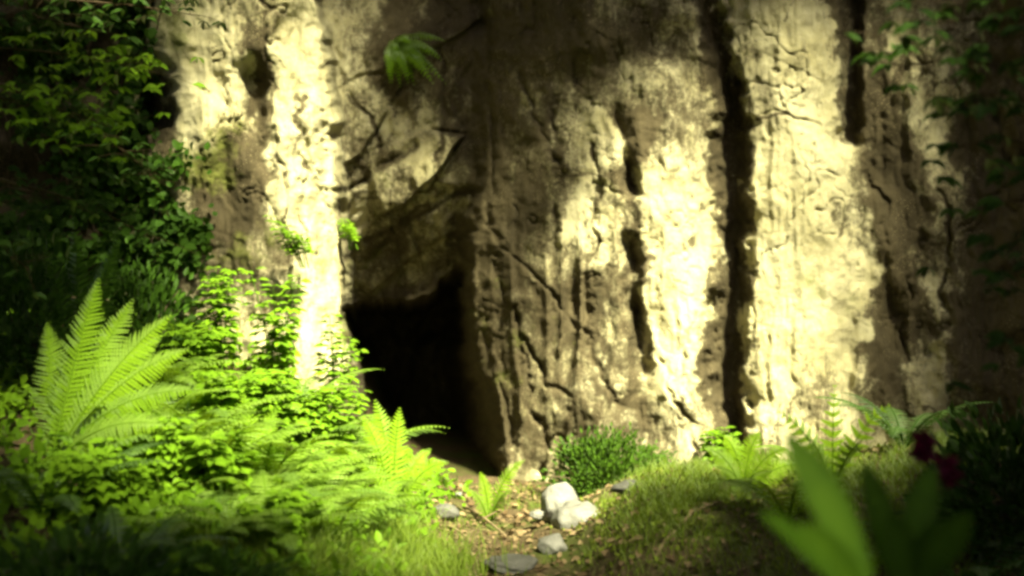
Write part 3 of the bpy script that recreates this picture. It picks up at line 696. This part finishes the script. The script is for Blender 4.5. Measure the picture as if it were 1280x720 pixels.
def build_grass():
    mb = MB()
    k = lambda X, Y: np.clip(np.exp(-(((X + .75) / .55) ** 2 + ((Y - 5.4) / 1.0) ** 2) ** 2) * (.5 + fbm(X * 3, Y * 3, 3, 91)), 0, 1)
    P = scatter(42000, -1.8, .2, 3.9, 7.0, k)
    blades(mb, P, rng.uniform(.10, .30, len(P)), rng.uniform(.2, 1.0, len(P)), .006, np.clip(rng.normal(.6, .22, len(P)), .15, 1))
    k = lambda X, Y: .8 * sst(.25, .8, X) * sst(5.0, 5.7, Y) * sst(7.6, 6.8, Y) * sst(-.2, .35, fbm(X * 3, Y * 3, 3, 93))
    P = scatter(52000, .2, 3.2, 4.8, 7.8, k)
    blades(mb, P, rng.uniform(.03, .13, len(P)), rng.uniform(.3, 1.1, len(P)), .005, np.clip(rng.normal(.55, .22, len(P)), .15, 1))
    k = lambda X, Y: .35 * sst(-.1, .4, fbm(X * 2.3, Y * 2.3, 3, 95))
    P = scatter(9000, -.8, 1.2, 5.6, 8.6, k)
    blades(mb, P, rng.uniform(.02, .09, len(P)), rng.uniform(.3, 1.1, len(P)), .004, np.clip(rng.normal(.45, .2, len(P)), .15, 1))
    tag(mb.build('grass', 'grass'), 'soft yellow-green grass at the bank foot and on the mound', 'grass', kind='stuff')
build_grass()
def build_moss():
    mb = MB()
    k = lambda X, Y: sst(.15, .7, X) * sst(4.9, 5.5, Y) * sst(8.0, 7.0, Y) * sst(-.3, .2, fbm(X * 2.2, Y * 2.2, 3, 97))
    P = scatter(26000, .1, 3.2, 4.7, 8.0, k); P[:, 2] += .01 * rng.random(len(P))
    leaves(mb, P, rnd_dirs(len(P), .6), rnd_dirs(len(P), 1.0), rng.uniform(.012, .032, len(P)), rng.uniform(.2, 1, len(P)))
    tag(mb.build('moss', 'moss'), 'tufts of olive moss covering the low mound', 'moss', kind='stuff')
    mb = MB()
    P = scatter(9500, -1.0, 2.6, 4.6, 8.8, lambda X, Y: .75 + 0 * X); P[:, 2] += .008
    leaves(mb, P, rnd_dirs(len(P)) * (1, 1, .25), rnd_dirs(len(P), 2.2), rng.uniform(.02, .06, len(P)), rng.uniform(.14, 1, len(P)))
    tag(mb.build('leaf_litter', 'litter'), 'dry brown leaves strewn over the path and mound', 'leaf litter', kind='stuff')
build_moss()

# ------------------------------------------------------------------ stones and twigs on the path
def stone(label, px, py, Y, sx, sy, sz, mat, seed, group, name='stone', tilt=0.0):
    c = at(px, py, Y); nu, nv = 40, 24
    u = np.linspace(0, 2 * math.pi, nu, endpoint=False); v = np.linspace(0, math.pi, nv)
    U, Vv = np.meshgrid(u, v)
    d = np.stack([np.cos(U) * np.sin(Vv), np.sin(U) * np.sin(Vv), np.cos(Vv)], -1)
    r = 1 + .30 * fbm(d[..., 0] * 1.3 + seed, d[..., 2] * 1.3 + d[..., 1], 3, seed) + .07 * fbm(d[..., 0] * 5 + seed, d[..., 2] * 5 + d[..., 1] * 3, 3, seed + 2)
    for k in range(7):                                                 # knock flat facets off
        nn = np.random.default_rng(seed * 10 + k).normal(size=3); nn /= np.linalg.norm(nn)
        r = np.minimum(r, .80 / np.maximum(d @ nn, .05))
    P = (d * r[..., None] * (sx, sy, sz)).reshape(-1, 3)
    P = P @ np.array(mathutils.Matrix.Rotation(tilt, 3, 'Y')).T
    F = []
    for i in range(nv - 1):
        for j in range(nu):
            a, b = i * nu + j, i * nu + (j + 1) % nu
            F += [(a, a + nu, b + nu), (a, b + nu, b)]
    z = gh(c[0], Y) + sz * .38
    mb = MB(); mb.add(P, F, .5); o = mb.build(name, mat, smooth=True); o.location = (c[0], Y, max(z, c[2]) if c[2] - z < .12 else z)
    return tag(o, label, 'stone', group)
G = 'pale stones lying on the path'
stone('upright white stone, highest of the pale heap beside the bush', 698, 628, 6.9, .115, .10, .12, 'white', 3, G, tilt=.2)
stone('broad white stone lying lowest against the right of the pale heap', 719, 655, 6.75, .15, .12, .10, 'white', 8, G, tilt=-.15)
stone('small white pebble at the left foot of the pale heap', 671, 643, 6.8, .045, .04, .028, 'white', 5, G)
stone('greyish white stone between the pale heap and the picture foot', 690, 686, 6.3, .075, .07, .07, 'white', 6, G, tilt=.4)
stone('low grey rounded stone at the bottom of the path', 640, 708, 6.1, .14, .12, .05, 'grey', 9, G)
stone('tiny pale pebble at the threshold of the cave', 573, 618, 7.4, .022, .02, .018, 'white', 12, G)
stone('small brown-grey stone beside the grass at the cave threshold', 556, 640, 7.0, .08, .06, .045, 'grey', 14, G)
stone('grey flat stone half buried at the edge of the mound', 790, 640, 6.4, .10, .08, .04, 'grey', 17, G)
def twig(label, a, b, Y0, Y1, r):
    A, B = at(a[0], a[1], Y0), at(b[0], b[1], Y1)
    A[2] = gh(A[0], A[1]) + r * 1.2; B[2] = gh(B[0], B[1]) + r * 1.2
    C = bez(A, (A + B) / 2 + (random.uniform(-.05, .05), .03, .03), B, 12); C[:, 2] = np.maximum(C[:, 2], gh(C[:, 0], C[:, 1]) + r * .7)
    mb = MB(); tube(mb, C, r, r * .5, 6, .5)
    tube(mb, bez(C[6], C[6] + (.05, .02, .03), C[6] + (.10, -.03, .05), 5), r * .6, r * .3, 5, .5)
    tag(mb.build('twig', 'twig', origin=A), label, 'twig', 'fallen twigs on the path')
twig('longer fallen twig lying slantwise before the cave', (580, 615), (632, 655), 7.5, 6.8, .011)
twig('short thin twig left of the grey stone', (560, 660), (600, 690), 6.8, 6.3, .008)
twig('bent twig resting on the front of the mound', (820, 690), (890, 650), 5.4, 5.8, .009)

# ------------------------------------------------------------------ boughs of the trees that reach in
def bough(mb, pts, n, leafl, tint, droop=.35, palm=3, spread=.12):
    R = bez(*pts, 24); tube(mb, R, .008, .002, 4, .05)
    for i in range(n):
        k = int(3 + 20 * random.random() ** .8); P = R[k]
        e = P + rng.normal(size=3) * (spread, spread, spread * .6)
        tube(mb, bez(P, (P + e) / 2 + (0, 0, .02), e, 4), .002, .001, 3, .05)
        a0 = random.uniform(0, 6.28); tn = tint + random.uniform(-.2, .2)
        for j in range(palm):
            a = a0 + (j - (palm - 1) / 2) * .75
            d = np.array([math.cos(a), math.sin(a), -droop + random.uniform(-.25, .2)])
            leaves(mb, [e], [d], [(random.uniform(-.4, .4), -.7 + random.uniform(-.4, .4), 1)], [leafl * random.uniform(.7, 1.15)], [np.clip(tn, .14, 1)], .75)
def sapling(label, x, y, top, boughs, mat, leafl, group):
    base = np.array([x, y, gh(x, y) - .04]); t = thing('young_tree', label, 'tree', base, group)
    s = MB(); T = np.array(top); C = bez(base, (base * .5 + T * .5) + (-.1, .05, .3), T, 14); tube(s, C, .05, .018, 8, .05, .1)
    for b in boughs:
        p = at(*b[0]); q = at(*b[1]); r0 = C[np.argmin(((C - p) ** 2).sum(1))]
        tube(s, bez(r0, (r0 + p) / 2 + (0, 0, .12), p, 8), .016, .009, 5, .05)
    s.build('trunk', 'bark', t, base)
    for b in boughs:
        p, q = at(*b[0]), at(*b[1]); mb = MB(); bm = 'herb' if b[3] > .75 else mat  # sunlit boughs get a brighter leaf colour, the rest a darkened one
        bough(mb, (p, (p + q) / 2 + (0, 0, .08), q), b[2], leafl, b[3])
        mb.build('bough', bm, t, base)
    return t
sapling('young tree at the left edge with drooping boughs before the outcrop', -3.05, 5.9, (-2.9, 6.1, 4.2),
        [((-60, 60, 6.0), (195, 92, 6.3), 64, .78), ((-40, 120, 5.8), (152, 165, 6.1), 70, .8), ((-60, 20, 6.0), (120, 40, 6.2), 40, .4), ((-70, 180, 5.7), (90, 120, 6.2), 40, .35),
         ((-60, 240, 5.7), (70, 250, 6.1), 36, .3), ((-60, 0, 6.3), (250, 20, 6.9), 52, .45), ((-60, 300, 5.5), (40, 340, 5.8), 30, .25), ((60, 130, 6.5), (200, 230, 7.0), 40, .3), ((20, 230, 6.4), (190, 300, 7.0), 40, .4)], 'dim', .075, 'young trees framing the rock')
sapling('young tree at the right edge with long dim leaves over the rock', 2.9, 4.2, (2.6, 4.4, 3.4),
        [((1330, 30, 4.2), (1085, 48, 4.4), 20, .6), ((1340, 110, 4.2), (1140, 80, 4.4), 18, .6), ((1330, 190, 4.2), (1180, 190, 4.3), 15, .4), ((1330, 250, 4.3), (1185, 282, 4.5), 9, .7),
         ((1330, 150, 4.0), (1210, 120, 4.2), 18, .3), ((1340, 330, 4.2), (1230, 350, 4.4), 26, .25), ((1340, 10, 4.0), (1180, 10, 4.2), 24, .3), ((1340, 420, 4.2), (1240, 430, 4.4), 15, .2)], 'dim', .085, 'young trees framing the rock')
# hanging tuft on the cliff
def rock_at(px, py, off): return at(px, py, float(cliff_depth(np.array([px]), np.array([py]))[0]) - off)
t0 = rock_at(492, 52, .0)
tt = thing('hanging_plant', 'feathery green plant hanging from the dark rock above the cave', 'plant', t0)
for k in range(18):
    mb = MB(); e = rock_at(random.uniform(480, 562), random.uniform(52, 112), random.uniform(.10, .30))
    frond(mb, t0, (t0 + e) / 2 + (0, -.16, .07), e, .06, unit(np.array([random.uniform(-.4, .4), -.8, .6])), 16, 5, .75); mb.build('frond', 'herb', tt, t0)

# ------------------------------------------------------------------ near plants, out of focus on the right
def broad_leaf(mb, a, b, c, width, tint):
    R = bez(a, b, c, 14); T = unit(np.gradient(R, axis=0)); u = np.linspace(0, 1, 14)
    B = unit(np.cross(T, np.array([.15, -1, .25]))); N = np.cross(B, T)
    wd = width * np.sin(np.pi * np.clip(u * .93 + .07, 0, 1)) ** .75 * .5
    V = np.stack([R - B * wd[:, None] + N * .25 * wd[:, None], R, R + B * wd[:, None] + N * .25 * wd[:, None]], 1).reshape(-1, 3); F = []
    for i in range(13):
        for j in (0, 1): o = i * 3 + j; F += [(o, o + 1, o + 4), (o, o + 4, o + 3)]
    mb.add(V, F, np.clip(np.tile([tint, tint + .35, tint], 14) + np.repeat(rng.uniform(-.12, .12, 14), 3), .13, 1))
def broad_plant(label, bx, by, Y, lv, mat, group):
    base = at(bx, by, Y); base[2] = gh(base[0], Y) - .02
    t = thing('broad_leaf_plant', label, 'plant', base, group)
    for (x0, y0, x1, y1, dy, wpx, tn) in lv:
        s = at(x0, y0, Y); e = at(x1, y1, Y + dy); mb = MB()
        tube(mb, bez(base, (base + s) / 2 + (0, 0, .05), s, 6), .006, .004, 5, .3)
        broad_leaf(mb, s, (s + e) / 2 + (0, 0, .03), e, wpx / FPX * Y, tn); mb.build('leaf', mat, t, base)
    return t
GN = 'blurred plants close to the viewer'
broad_plant('broad-leaved plant with long slanting leaves, nearest and blurred', 1075, 860, 2.1,
            [(1085, 735, 978, 535, .05, 52, .3), (1050, 735, 950, 640, -.1, 26, .13), (1078, 740, 1030, 590, .2, 34, .5), (1085, 770, 1000, 655, -.15, 44, .3)], 'broad', GN)
broad_plant('blurred plant with side-spreading leaves between the tall leaves and the flowers', 1140, 850, 2.5,
            [(1120, 730, 1078, 578, 0, 40, .35), (1130, 710, 1168, 582, .1, 46, .35), (1138, 740, 1106, 640, -.1, 44, .2), (1145, 730, 1215, 640, -.1, 50, .15), (1145, 750, 1172, 650, 0, 40, .2)], 'shade', GN)
def flower_plant():
    Y = 3.2; base = at(1172, 790, Y); base[2] = gh(base[0], Y) - .02
    t = thing('flowering_plant', 'dim plant with magenta blossoms standing in the shade at right', 'flower', base)
    s = MB(); heads = [(1154, 548), (1160, 562), (1150, 570), (1180, 582), (1188, 596), (1176, 604)]
    for hx, hy in heads:
        e = at(hx, hy, Y); tube(s, bez(base, (base + e) / 2 + (.03, 0, .1), e, 10), .004, .002, 4, .3)
    s.build('stem', 'shade', t, base)
    for hx, hy in heads:
        c = at(hx, hy, Y); mb = MB(); n = 12
        leaves(mb, np.repeat(c[None], n, 0), rnd_dirs(n, .2) + VIEW * .3, rnd_dirs(n, .6) + VIEW, rng.uniform(.03, .045, n), rng.uniform(.3, 1, n), 1.3)
        mb.build('blossom', 'pink', t, base)
    l = MB()
    for k in range(14):
        p = base + np.array([random.uniform(-.1, .1), random.uniform(-.05, .05), random.uniform(.1, .42)])
        leaves(l, [p], [rnd_dirs(1, .2)[0]], [(0, -.6, 1)], [.09], [random.uniform(.2, .6)])
    l.build('foliage', 'shade', t, base)
flower_plant()
